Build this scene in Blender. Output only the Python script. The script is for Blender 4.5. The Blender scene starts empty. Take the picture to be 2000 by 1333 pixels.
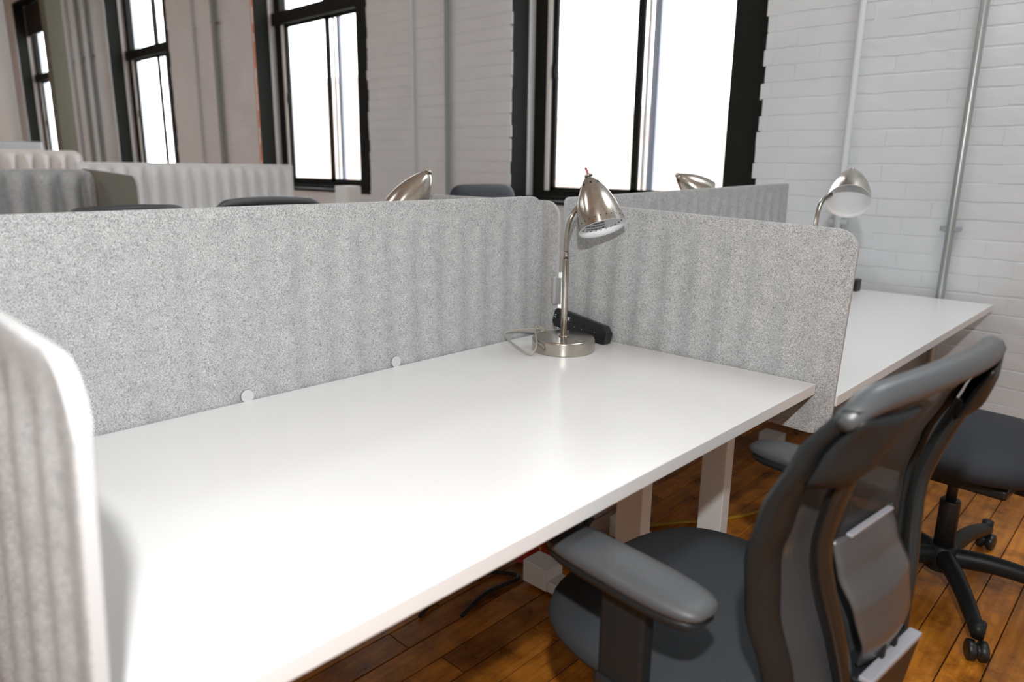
import bpy, bmesh, math, random
from mathutils import Vector, Matrix, Euler
random.seed(7)
SC = bpy.context.scene
COL = SC.collection
PI = math.pi

# ------------------------------------------------------------------ camera
F_PX, YAW, PITCH, ROLL = 1409.7, 0.753253, 0.235943, 0.013901
CAM = Vector((-1.59279, -1.32203, 1.190787))
fw = Vector((math.cos(YAW)*math.cos(PITCH), math.sin(YAW)*math.cos(PITCH), -math.sin(PITCH)))
rt = fw.cross(Vector((0, 0, 1))).normalized()
up = rt.cross(fw)
r2 = math.cos(ROLL)*rt + math.sin(ROLL)*up
u2 = -math.sin(ROLL)*rt + math.cos(ROLL)*up
cd = bpy.data.cameras.new('camera')
cam = bpy.data.objects.new('camera', cd)
COL.objects.link(cam)
M = Matrix((r2, u2, -fw)).transposed().to_4x4()
M.translation = CAM
cam.matrix_world = M
cd.sensor_width = 36.0
cd.lens = F_PX/2000*36
cd.clip_start = 0.02
cd.clip_end = 300
cd.dof.use_dof = True
cd.dof.focus_distance = 1.62
cd.dof.aperture_fstop = 3.0
SC.camera = cam

def seen(p, m=30):
    d = Vector(p) - CAM
    z = d.dot(fw)
    if z < 0.05:
        return False
    x = 1000 + F_PX*d.dot(r2)/z
    y = 666.5 - F_PX*d.dot(u2)/z
    return -m < x < 2000+m and -m < y < 1333+m

# ------------------------------------------------------------------ world and lights
SC.view_settings.view_transform = 'Standard'
SC.view_settings.look = 'None'
SC.view_settings.exposure = 0.0
SC.view_settings.gamma = 1.0
SC.view_settings.use_curve_mapping = False
w = bpy.data.worlds.new('overcast_sky')
SC.world = w
w.use_nodes = True
bg = w.node_tree.nodes['Background']
bg.inputs[0].default_value = (0.97, 0.985, 1.0, 1)
bg.inputs[1].default_value = 5.2

def area(name, loc, size, power, color=(1, 1, 1), rot=(0, 0, 0), sy=None):
    l = bpy.data.lights.new(name, 'AREA')
    l.shape = 'RECTANGLE'
    l.size = size
    l.size_y = sy or size
    l.energy = power
    l.color = color
    o = bpy.data.objects.new(name, l)
    o.location = loc
    o.rotation_euler = rot
    COL.objects.link(o)
    return o
for (x, y, pw) in [(-2.9, -1.0, 12), (0.98, -1.25, 36), (-2.4, 2.6, 36), (-2.4, 6.0, 48), (-1.2, 9.5, 50)]:  # unseen area lights added under the ceiling to brighten desks, wall and screens
    area('added_ceiling_fill', (x, y, 3.66), 1.2, pw, (0.91, 0.97, 1.0), sy=0.5)
fl = bpy.data.lights.new('camera_flash', 'POINT')
fl.energy = 84
fl.shadow_soft_size = 0.022
fl.color = (1.0, 0.995, 0.985)
flo = bpy.data.objects.new('camera_flash', fl)
flo.location = CAM + u2*0.33 + r2*0.0 - fw*0.16
COL.objects.link(flo)

# ------------------------------------------------------------------ materials
def mat(name, col, rough=0.5, metal=0.0, spec=0.5, nodes=None):
    m = bpy.data.materials.new(name)
    m.use_nodes = True
    b = m.node_tree.nodes['Principled BSDF']
    b.inputs['Base Color'].default_value = (*col, 1)
    b.inputs['Roughness'].default_value = rough
    b.inputs['Metallic'].default_value = metal
    b.inputs['Specular IOR Level'].default_value = spec
    if nodes:
        nodes(m.node_tree, b)
    return m

def nn(t, kind, **kw):
    n = t.nodes.new(kind)
    for k, v in kw.items():
        if k in n.inputs:
            n.inputs[k].default_value = v
        else:
            setattr(n, k, v)
    return n

def ramp(t, fac, stops):
    r = t.nodes.new('ShaderNodeValToRGB')
    e = r.color_ramp.elements
    while len(e) < len(stops):
        e.new(0.5)
    for el, (p, c) in zip(e, stops):
        el.position = p
        el.color = (*c, 1)
    t.links.new(fac, r.inputs[0])
    return r.outputs[0]

def obj_coord(t, scale=(1, 1, 1)):
    tc = nn(t, 'ShaderNodeTexCoord')
    mp = nn(t, 'ShaderNodeMapping')
    mp.inputs['Scale'].default_value = scale
    t.links.new(tc.outputs['Object'], mp.inputs['Vector'])
    return mp.outputs[0]

def bump(t, b, h, strength, dist):
    bn = nn(t, 'ShaderNodeBump')
    bn.inputs['Strength'].default_value = strength
    bn.inputs['Distance'].default_value = dist
    t.links.new(h, bn.inputs['Height'])
    t.links.new(bn.outputs[0], b.inputs['Normal'])

def mixc(t, a, bcol, fac, mode='MIX'):
    m = t.nodes.new('ShaderNodeMix')
    m.data_type = 'RGBA'
    m.blend_type = mode
    for s, v in ((0, fac), (6, a), (7, bcol)):
        if hasattr(v, 'is_linked'):
            t.links.new(v, m.inputs[s])
        else:
            m.inputs[s].default_value = v if s == 0 else (*v, 1)
    return m.outputs[2]

def felt_nodes(t, b):
    c = obj_coord(t)
    n1 = nn(t, 'ShaderNodeTexNoise', Scale=620.0, Detail=3.0, Roughness=0.7)
    n2 = nn(t, 'ShaderNodeTexNoise', Scale=42.0, Detail=6.0, Roughness=0.75)
    n3 = nn(t, 'ShaderNodeTexNoise', Scale=300.0, Detail=2.0, Roughness=0.6)
    for n in (n1, n2, n3):
        t.links.new(c, n.inputs['Vector'])
    a = ramp(t, n1.outputs[0], [(0.36, (0.19, 0.196, 0.20)), (0.52, (0.495, 0.502, 0.505)), (0.66, (0.69, 0.697, 0.70))])
    d = ramp(t, n2.outputs[0], [(0.30, (0.80, 0.81, 0.81)), (0.62, (1, 1, 1))])
    e = ramp(t, n3.outputs[0], [(0.33, (0.62, 0.63, 0.63)), (0.45, (1, 1, 1))])
    o = mixc(t, mixc(t, a, d, 1.0, 'MULTIPLY'), e, 0.8, 'MULTIPLY')
    t.links.new(o, b.inputs['Base Color'])
    bump(t, b, n1.outputs[0], 0.35, 0.002)
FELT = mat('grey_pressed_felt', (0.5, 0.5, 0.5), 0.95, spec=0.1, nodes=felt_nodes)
def felt2_nodes(t, b):
    c = obj_coord(t)
    n1 = nn(t, 'ShaderNodeTexNoise', Scale=300.0, Detail=3.0, Roughness=0.7)
    t.links.new(c, n1.inputs['Vector'])
    t.links.new(ramp(t, n1.outputs[0], [(0.36, (0.62, 0.62, 0.62)), (0.6, (0.82, 0.82, 0.82))]), b.inputs['Base Color'])
FELTLIT = mat('lit_pressed_felt', (0.8, 0.8, 0.8), 0.95, spec=0.1, nodes=felt2_nodes)  # same felt in a paler copy, standing in for stronger light on background screens
RIM = mat('felt_cut_edge', (0.44, 0.445, 0.45), 0.95, spec=0.1)

def lam_nodes(t, b):
    c = obj_coord(t)
    n = nn(t, 'ShaderNodeTexNoise', Scale=900.0, Detail=2.0)
    t.links.new(c, n.inputs['Vector'])
    bump(t, b, n.outputs[0], 0.04, 0.0005)
LAM = mat('white_laminate', (0.715, 0.718, 0.718), 0.30, spec=0.45, nodes=lam_nodes)
LAME = mat('white_edge_band', (0.78, 0.775, 0.765), 0.45)
WMETAL = mat('white_powder_coat', (0.74, 0.74, 0.72), 0.45)
DARKPLY = mat('board_underside', (0.10, 0.085, 0.07), 0.8)

def steel_nodes(t, b):
    c = obj_coord(t, (60, 60, 60))
    n = nn(t, 'ShaderNodeTexNoise', Scale=2.2, Detail=3.0)
    t.links.new(c, n.inputs['Vector'])
    o = ramp(t, n.outputs[0], [(0.3, (0.43, 0.395, 0.345)), (0.7, (0.52, 0.485, 0.435))])
    t.links.new(o, b.inputs['Base Color'])
    bump(t, b, n.outputs[0], 0.05, 0.001)
STEEL = mat('brushed_nickel', (0.6, 0.56, 0.5), 0.20, 1.0, nodes=steel_nodes)
STEELD = mat('polished_nickel_base', (0.50, 0.465, 0.41), 0.2, 1.0)
ALU = mat('clip_aluminium', (0.55, 0.56, 0.57), 0.35, 0.9)
DISC = mat('pale_grey_disc', (0.55, 0.56, 0.57), 0.4)
SHADEIN = mat('white_enamel_inside', (0.83, 0.86, 0.88), 0.4)
BLACKP = mat('black_plastic', (0.012, 0.013, 0.014), 0.4)
BLACKM = mat('matte_black_hole', (0.004, 0.004, 0.004), 0.9)
WPRINT = mat('white_print', (0.75, 0.77, 0.8), 0.6)
DPRINT = mat('dark_print', (0.06, 0.06, 0.07), 0.7)
CORD = mat('clear_cord', (0.42, 0.40, 0.34), 0.12, 0.15)
PINK = mat('pink_wire', (0.42, 0.12, 0.17), 0.5)
CHFAB_N = lambda t, b: (lambda n: bump(t, b, n.outputs[0], 0.25, 0.001))(nn(t, 'ShaderNodeTexNoise', Scale=420.0, Detail=2.0))
CHFAB = mat('charcoal_seat_fabric', (0.033, 0.037, 0.041), 0.85, spec=0.3, nodes=CHFAB_N)
NAVYFAB = mat('dark_navy_seat_fabric', (0.018, 0.021, 0.028), 0.65, spec=0.35, nodes=CHFAB_N)
CHPLA = mat('charcoal_plastic', (0.010, 0.0125, 0.0135), 0.45, spec=0.3)
ARMP = mat('charcoal_armrest_rubber', (0.055, 0.059, 0.063), 0.5)
TUBE = mat('gloss_black_tube', (0.010, 0.011, 0.011), 0.22)
RAILP = mat('grey_back_rail', (0.058, 0.063, 0.068), 0.38)
LUMB = mat('satin_grey_lumbar_plate', (0.10, 0.10, 0.103), 0.28, 0.45)
BRKT = mat('pale_grey_rim', (0.30, 0.30, 0.33), 0.4)

def mesh_nodes(t, b):
    b.inputs['Alpha'].default_value = 0.80
MESHF = mat('charcoal_mesh_fabric', (0.045, 0.046, 0.048), 0.8, nodes=mesh_nodes)

def wallpaint_nodes(t, b):
    tc = nn(t, 'ShaderNodeTexCoord')
    g = nn(t, 'ShaderNodeNewGeometry')
    n = nn(t, 'ShaderNodeTexNoise', Scale=2.6, Detail=5.0, Roughness=0.6)
    n2 = nn(t, 'ShaderNodeTexNoise', Scale=55.0, Detail=4.0, Roughness=0.6)
    t.links.new(g.outputs['Position'], n.inputs['Vector'])
    t.links.new(g.outputs['Position'], n2.inputs['Vector'])
    o = ramp(t, n.outputs[0], [(0.3, (0.60, 0.635, 0.66)), (0.7, (0.67, 0.705, 0.73))])
    t.links.new(o, b.inputs['Base Color'])
    bump(t, b, n2.outputs[0], 0.25, 0.003)
PAINT = mat('white_painted_brick', (0.66, 0.66, 0.65), 0.6, nodes=wallpaint_nodes)
PLASTER = mat('off_white_plaster', (0.62, 0.61, 0.59), 0.8)
CEIL = mat('ceiling_white', (0.66, 0.65, 0.63), 0.9)
FRAME = mat('dark_bronze_frame', (0.014, 0.015, 0.013), 0.7, spec=0.12)
JAMB = mat('grey_aluminium_jamb', (0.55, 0.54, 0.54), 0.5)
TRACK = mat('white_window_track', (0.78, 0.78, 0.74), 0.5)
STORM = mat('blue_grey_storm_stile', (0.30, 0.34, 0.42), 0.5)
REDB = mat('bare_red_brick_edge', (0.36, 0.13, 0.07), 0.85)
GALV = mat('galvanised_conduit', (0.42, 0.46, 0.46), 0.32, 0.75)
GREENC = mat('grey_green_conduit', (0.25, 0.285, 0.27), 0.5)
PAINTC = mat('white_painted_conduit', (0.62, 0.655, 0.68), 0.5)
OLIVE = mat('olive_grey_post', (0.115, 0.115, 0.085), 0.7)
BACKLITF = mat('backlit_felt_shade', (0.17, 0.165, 0.135), 0.9)  # shade of the backlit screen face mixed into its colour
SILVER = mat('silver_casing', (0.55, 0.57, 0.58), 0.35, 0.4)

def glass_nodes(t, b):
    tr = nn(t, 'ShaderNodeBsdfTransparent')
    gl = nn(t, 'ShaderNodeBsdfGlossy')
    gl.inputs['Roughness'].default_value = 0.02
    mx = nn(t, 'ShaderNodeMixShader')
    mx.inputs[0].default_value = 0.04
    t.links.new(tr.outputs[0], mx.inputs[1])
    t.links.new(gl.outputs[0], mx.inputs[2])
    out = [n for n in t.nodes if n.type == 'OUTPUT_MATERIAL'][0]
    t.links.new(mx.outputs[0], out.inputs[0])
GLASS = mat('window_glass', (1, 1, 1), 0.02, nodes=glass_nodes)

def wood_nodes(t, b):
    g = nn(t, 'ShaderNodeNewGeometry')
    oi = nn(t, 'ShaderNodeObjectInfo')
    mp = nn(t, 'ShaderNodeMapping')
    mp.inputs['Scale'].default_value = (2.2, 26.0, 26.0)
    t.links.new(g.outputs['Position'], mp.inputs['Vector'])
    n = nn(t, 'ShaderNodeTexNoise', Scale=1.6, Detail=6.0, Roughness=0.65)
    t.links.new(mp.outputs[0], n.inputs['Vector'])
    nb = nn(t, 'ShaderNodeTexNoise', Scale=5.5, Detail=5.0, Roughness=0.7)
    t.links.new(g.outputs['Position'], nb.inputs['Vector'])
    a = ramp(t, n.outputs[0], [(0.25, (0.32, 0.100, 0.012)), (0.55, (0.60, 0.225, 0.026)), (0.8, (0.75, 0.34, 0.055))])
    d = ramp(t, nb.outputs[0], [(0.36, (0.30, 0.25, 0.23)), (0.55, (1, 1, 1))])
    r = ramp(t, oi.outputs['Random'], [(0.0, (0.62, 0.58, 0.52)), (0.5, (0.92, 0.9, 0.88)), (1.0, (1.2, 1.15, 1.05))])
    o = mixc(t, mixc(t, a, d, 0.85, 'MULTIPLY'), r, 1.0, 'MULTIPLY')
    t.links.new(o, b.inputs['Base Color'])
    rr = nn(t, 'ShaderNodeMapRange')
    rr.inputs['To Min'].default_value = 0.18
    rr.inputs['To Max'].default_value = 0.42
    t.links.new(nb.outputs[0], rr.inputs['Value'])
    t.links.new(rr.outputs[0], b.inputs['Roughness'])
    bump(t, b, nb.outputs[0], 0.12, 0.004)
WOOD = mat('varnished_pine_plank', (0.3, 0.1, 0.02), 0.3, spec=0.35, nodes=wood_nodes)
WOODGAP = mat('dark_plank_gap', (0.03, 0.014, 0.006), 0.6)
YELLOW = mat('yellow_cable', (0.42, 0.24, 0.01), 0.45)
REDW = mat('red_wrapper', (0.40, 0.02, 0.012), 0.3)
YELW = mat('yellow_wrapper', (0.45, 0.30, 0.02), 0.3)

def ext_nodes(t, b):
    g = nn(t, 'ShaderNodeNewGeometry')
    br = nn(t, 'ShaderNodeTexBrick', Scale=4.0)
    br.inputs['Color1'].default_value = (0.46, 0.27, 0.22, 1)
    br.inputs['Color2'].default_value = (0.52, 0.33, 0.28, 1)
    br.inputs['Mortar'].default_value = (0.55, 0.5, 0.46, 1)
    t.links.new(g.outputs['Position'], br.inputs['Vector'])
    t.links.new(br.outputs[0], b.inputs['Base Color'])
EXTB = mat('red_brick_facade', (0.5, 0.3, 0.25), 0.9, nodes=ext_nodes)
EXTG = mat('pale_stone_facade', (0.58, 0.55, 0.54), 0.9)
EXTW = mat('grey_facade_window', (0.42, 0.42, 0.44), 0.4)
SNOW = mat('pale_street', (0.55, 0.55, 0.55), 0.9)

# ------------------------------------------------------------------ helpers
def link(o, parent=None):
    COL.objects.link(o)
    if parent is not None:
        o.parent = parent
    return o

def tag(o, label=None, cat=None, group=None, kind=None):
    for k, v in (('label', label), ('category', cat), ('group', group), ('kind', kind)):
        if v:
            o[k] = v
    return o

def empty(name, loc=(0, 0, 0), rz=0.0, label=None, cat=None, group=None):
    o = bpy.data.objects.new(name, None)
    o.empty_display_size = 0.05
    o.location = loc
    o.rotation_euler = (0, 0, rz)
    COL.objects.link(o)
    return tag(o, label, cat, group)

class MB:
    def __init__(s):
        s.v, s.f = [], []
    def add(s, v, f):
        k = len(s.v)
        s.v += [tuple(p) for p in v]
        s.f += [[i+k for i in q] for q in f]
        return s
    def box(s, c, d, rot=None):
        v = []
        for sx in (-.5, .5):
            for sy in (-.5, .5):
                for sz in (-.5, .5):
                    p = Vector((sx*d[0], sy*d[1], sz*d[2]))
                    if rot is not None:
                        p = rot @ p
                    v.append(p + Vector(c))
        return s.add(v, [(0, 1, 3, 2), (4, 6, 7, 5), (0, 4, 5, 1), (2, 3, 7, 6), (0, 2, 6, 4), (1, 5, 7, 3)])
    def mm(s, a, b):
        return s.box([(p+q)/2 for p, q in zip(a, b)], [abs(q-p) for p, q in zip(a, b)])
    def tube(s, pts, rad, n=10, flat=1.0, closed=False):
        pts = [Vector(p) for p in pts]
        m = len(pts)
        rad = rad if isinstance(rad, (list, tuple)) else [rad]*m
        tang = []
        for i in range(m):
            if closed:
                d = pts[(i+1) % m] - pts[i-1]
            else:
                d = pts[min(i+1, m-1)] - pts[max(i-1, 0)]
            tang.append(d.normalized())
        ref = Vector((0, 0, 1)) if abs(tang[0].z) < 0.9 else Vector((1, 0, 0))
        nrm = (ref - tang[0]*ref.dot(tang[0])).normalized()
        v, f = [], []
        for i in range(m):
            nrm = (nrm - tang[i]*nrm.dot(tang[i])).normalized()
            bn = tang[i].cross(nrm)
            for j in range(n):
                a = 2*PI*j/n
                v.append(pts[i] + nrm*math.cos(a)*rad[i] + bn*math.sin(a)*rad[i]*flat)
        for i in range(m if closed else m-1):
            for j in range(n):
                k = (i+1) % m
                f.append((i*n+j, i*n+(j+1) % n, k*n+(j+1) % n, k*n+j))
        if not closed:
            f.append(tuple(range(n))[::-1])
            f.append(tuple((m-1)*n+j for j in range(n)))
        return s.add(v, f)
    def lathe(s, prof, n=32, mtx=None, capb=True, capt=True):
        v, f = [], []
        for r, z in prof:
            for j in range(n):
                a = 2*PI*j/n
                p = Vector((r*math.cos(a), r*math.sin(a), z))
                v.append(mtx @ p if mtx is not None else p)
        for i in range(len(prof)-1):
            for j in range(n):
                f.append((i*n+j, i*n+(j+1) % n, (i+1)*n+(j+1) % n, (i+1)*n+j))
        if capb:
            f.append(tuple(range(n))[::-1])
        if capt:
            f.append(tuple((len(prof)-1)*n+j for j in range(n)))
        return s.add(v, f)
    def grid(s, fn, nu, nv):
        v = [fn(i/nu, j/nv) for i in range(nu+1) for j in range(nv+1)]
        f = [(i*(nv+1)+j, (i+1)*(nv+1)+j, (i+1)*(nv+1)+j+1, i*(nv+1)+j+1) for i in range(nu) for j in range(nv)]
        return s.add(v, f)
    def build(s, name, m, parent=None, smooth=False, bevel=0, seg=2, solid=0, sub=0, fix=True):
        me = bpy.data.meshes.new(name)
        me.from_pydata(s.v, [], s.f)
        if fix or bevel:
            bm = bmesh.new()
            bm.from_mesh(me)
            if fix:
                bmesh.ops.recalc_face_normals(bm, faces=bm.faces)
            if bevel:
                bmesh.ops.bevel(bm, geom=bm.edges[:], offset=bevel, segments=seg, affect='EDGES', profile=0.7)
            bm.to_mesh(me)
            bm.free()
        me.materials.append(m)
        if smooth or bevel:
            for p in me.polygons:
                p.use_smooth = True
        o = bpy.data.objects.new(name, me)
        if solid:
            md = o.modifiers.new('solid', 'SOLIDIFY')
            md.thickness = solid
            md.offset = 0
        if sub:
            md = o.modifiers.new('sub', 'SUBSURF')
            md.levels = sub
            md.render_levels = sub
        if bevel or (smooth == 'auto'):
            md = o.modifiers.new('wn', 'WEIGHTED_NORMAL')
            md.keep_sharp = False
        return link(o, parent)

def bezier(pts, n=8):
    """Catmull-Rom through points"""
    P = [Vector(p) for p in pts]
    P = [P[0]*2-P[1]] + P + [P[-1]*2-P[-2]]
    out = []
    for i in range(1, len(P)-2):
        for k in range(n):
            t = k/n
            a, b, c, d = P[i-1], P[i], P[i+1], P[i+2]
            out.append(0.5*((2*b)+(c-a)*t+(2*a-5*b+4*c-d)*t*t+(3*b-a-3*c+d)*t**3))
    out.append(P[-2])
    return out

def lerp_tab(tab, x):
    if x <= tab[0][0]:
        return tab[0][1]
    for (a, va), (b, vb) in zip(tab, tab[1:]):
        if x <= b:
            t = (x-a)/(b-a)
            t = t*t*(3-2*t)*0.5 + t*0.5
            return va+(vb-va)*t
    return tab[-1][1]

def copy_tree(o, parent=None):
    c = o.copy()
    COL.objects.link(c)
    c.parent = parent
    for ch in [k for k in bpy.data.objects if k.parent == o]:
        copy_tree(ch, c)
    return c

# ------------------------------------------------------------------ the setting
W = 1.72                                   # inner face of the window wall
CZ = 3.75
YA, YB = -3.2, 14.6
XB = -5.2
# window openings in the wall (y0, y1, z0, z1)
OPEN = [(0.245, 1.82, 1.0, 3.35), (3.265, 4.90, 1.0, 3.35), (6.65, 8.35, 1.0, 3.35), (10.0, 12.1, 1.0, 3.45)]
# mortar core of the wall, in blocks around the openings
mb = MB()
TH = 0.36
G = 0.018
ys = [YA] + [q for o in OPEN for q in (o[0]-G, o[1]+G)] + [YB]
for i in range(0, len(ys), 2):
    mb.mm((W-0.0006, ys[i], 0), (W+TH, ys[i+1], CZ))
for o in OPEN:
    mb.mm((W-0.0006, o[0]-G, 0), (W+TH, o[1]+G, o[2]-0.02))
    mb.mm((W-0.0006, o[0]-G, o[3]+0.02), (W+TH, o[1]+G, CZ))
wall = tag(mb.build('wall_window', PAINT), 'white painted brick wall with tall dark-framed windows', kind='structure')

# bricks: variants share meshes
BL, BH, JT = 0.205, 0.068, 0.006
def brick_mesh(k):
    rnd = random.Random(100+k)
    nu, nv = 4, 2
    v, f = [], []
    hy, hz = 0.5, 0.5
    for i in range(nu+1):
        for j in range(nv+1):
            a = -0.5+i/nu
            b = -0.5+j/nv
            edge = (i in (0, nu)) or (j in (0, nv))
            x = -0.0030 + (0.0004 if edge else 0) + rnd.uniform(-.0004, .0004)
            v.append((x, a*(BL+0.0008)+rnd.uniform(-.0006, .0006), b*(BH-0.004)+rnd.uniform(-.0024, .0024)))
    idx = lambda i, j: i*(nv+1)+j
    for i in range(nu):
        for j in range(nv):
            f.append((idx(i, j), idx(i, j+1), idx(i+1, j+1), idx(i+1, j)))
    ring = [idx(i, 0) for i in range(nu+1)] + [idx(nu, j) for j in range(1, nv+1)] + [idx(i, nv) for i in range(nu-1, -1, -1)] + [idx(0, j) for j in range(nv-1, 0, -1)]
    base = len(v)
    for r in ring:
        p = v[r]
        v.append((0.0012, p[1]*(BL+0.0012)/(BL+0.0008), p[2]*(BH+0.001)/(BH-0.004)))
    m = len(ring)
    for q in range(m):
        f.append((ring[q], ring[(q+1) % m], base+(q+1) % m, base+q))
    me = bpy.data.meshes.new('brick')
    me.from_pydata(v, [], f)
    bm = bmesh.new(); bm.from_mesh(me)
    bmesh.ops.recalc_face_normals(bm, faces=bm.faces)
    bm.to_mesh(me); bm.free()
    me.materials.append(PAINT)
    return me
BV = [brick_mesh(k) for k in range(8)]
bricks = []
rb = random.Random(5)
course = BH+0.003
row = 0
z = 0.02
while z < CZ-0.05:
    # solid spans in this course
    spans = []
    a = -1.35
    for o in OPEN:
        if z+BH > o[2]-0.0 and z < o[3]:
            spans.append((a, o[0], a > -1.3, True))
            a = o[1]
    spans.append((a, 13.4, a > -1.3, False))
    for (s0, s1, j0, j1) in spans:
        s0 += rb.uniform(-.010, .004) if j0 else 0
        s1 += rb.uniform(-.020, .004) if j1 else 0
        y = s0 - (BL*0.5 if (row % 2) else 0)
        while y < s1-0.005:
            y0, y1 = max(y, s0), min(y+BL, s1)
            if y1-y0 > 0.02:
                bricks.append(((y0+y1)/2, z+BH/2+rb.uniform(-.0022, .0022), (y1-y0)/BL, rb.randrange(8), rb.uniform(-.0005, .0005), rb.uniform(-.0022, .0022)))
            y += BL+0.0012
    z += course
    row += 1
vis, rest = [], []
for b in bricks:
    (vis if seen((W, b[0], b[1]), 20) and b[1] > 0.45 else rest).append(b)
vis.sort(key=lambda b: (Vector((W, b[0], b[1]))-CAM).length)
rest = vis[290:] + [b for b in rest if seen((W, b[0], b[1]), 500)]
for b in vis[:290]:
    o = bpy.data.objects.new('brick', BV[b[3]])
    o.location = (W+b[4], b[0], b[1])
    o.scale = (1, b[2], 1)
    o.rotation_euler = (b[5]*1.4, 0, b[5])
    link(o, wall)
mb = MB()
for b in rest:
    me = BV[b[3]]
    mb.add([(W+b[4]+p.co.x, b[0]+p.co.y*b[2], b[1]+p.co.z) for p in me.vertices], [list(p.vertices) for p in me.polygons])
tag(mb.build('brick_field', PAINT, wall, smooth=False, fix=False), kind='stuff')

# other walls, ceiling, floor
tag(MB().mm((XB, YA-0.2, 0), (W+TH, YA, CZ)).build('wall_right', PLASTER), 'off-white plastered wall behind the photographer', kind='structure')
tag(MB().mm((XB, YB, 0), (W+TH, YB+0.2, CZ)).build('wall_left', PLASTER), 'off-white far end wall beyond the last window', kind='structure')
tag(MB().mm((XB-0.2, YA-0.2, 0), (XB, YB+0.2, CZ)).build('wall_back', PLASTER), 'off-white wall opposite the windows', kind='structure')
tag(MB().mm((XB-0.2, YA-0.2, CZ), (W+TH, YB+0.2, CZ+0.15)).build('ceiling', CEIL), 'off-white ceiling above the office', kind='structure')
flr = tag(MB().mm((XB-0.2, YA-0.2, -0.12), (W+TH, YB+0.2, -0.012)).build('floor', WOODGAP), 'orange-brown varnished wooden plank floor', kind='structure')
# planks run towards the window wall
PW = 0.083
rp = random.Random(11)
plank_cache = {}
def plank_mesh(L):
    key = round(L, 2)
    if key not in plank_cache:
        b = MB().box((0, 0, 0), (key-0.003, PW-0.003, 0.014))
        me = bpy.data.meshes.new('plank')
        me.from_pydata(b.v, [], b.f)
        bm = bmesh.new(); bm.from_mesh(me)
        bmesh.ops.recalc_face_normals(bm, faces=bm.faces)
        bmesh.ops.bevel(bm, geom=[e for e in bm.edges], offset=0.0012, segments=1, affect='EDGES')
        bm.to_mesh(me); bm.free()
        me.materials.append(WOOD)
        plank_cache[key] = me
    return plank_cache[key]
far = MB()
ny = int((YB-YA)/PW)
cnt = 0
for i in range(ny):
    yc = YA + (i+.5)*PW
    near = -1.75 < yc < 0.75
    if near:
        x = XB if not near else -2.0
        x -= rp.uniform(0, 0.6)
        while x < W:
            L = rp.choice([0.5, 0.65, 0.8, 0.95, 1.2])
            L = min(L, round(W-x, 2)) if W-x < L+0.2 else L
            if L < 0.05:
                break
            if cnt < 295:
                o = bpy.data.objects.new('floor_plank', plank_mesh(L))
                o.location = (x+round(L, 2)/2, yc, -0.007+rp.uniform(-.0006, .0004))
                link(o, flr)
                cnt += 1
            x += round(L, 2)
        far.box(((XB+x-0)/2*0+(XB-2.6)/2, yc, -0.009), (abs(XB+2.6), PW-0.003, 0.014))
    else:
        far.box(((XB+W)/2, yc, -0.008), (W-XB, PW-0.003, 0.014))
tag(far.build('distant_planks', WOOD, flr), kind='stuff')

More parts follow.
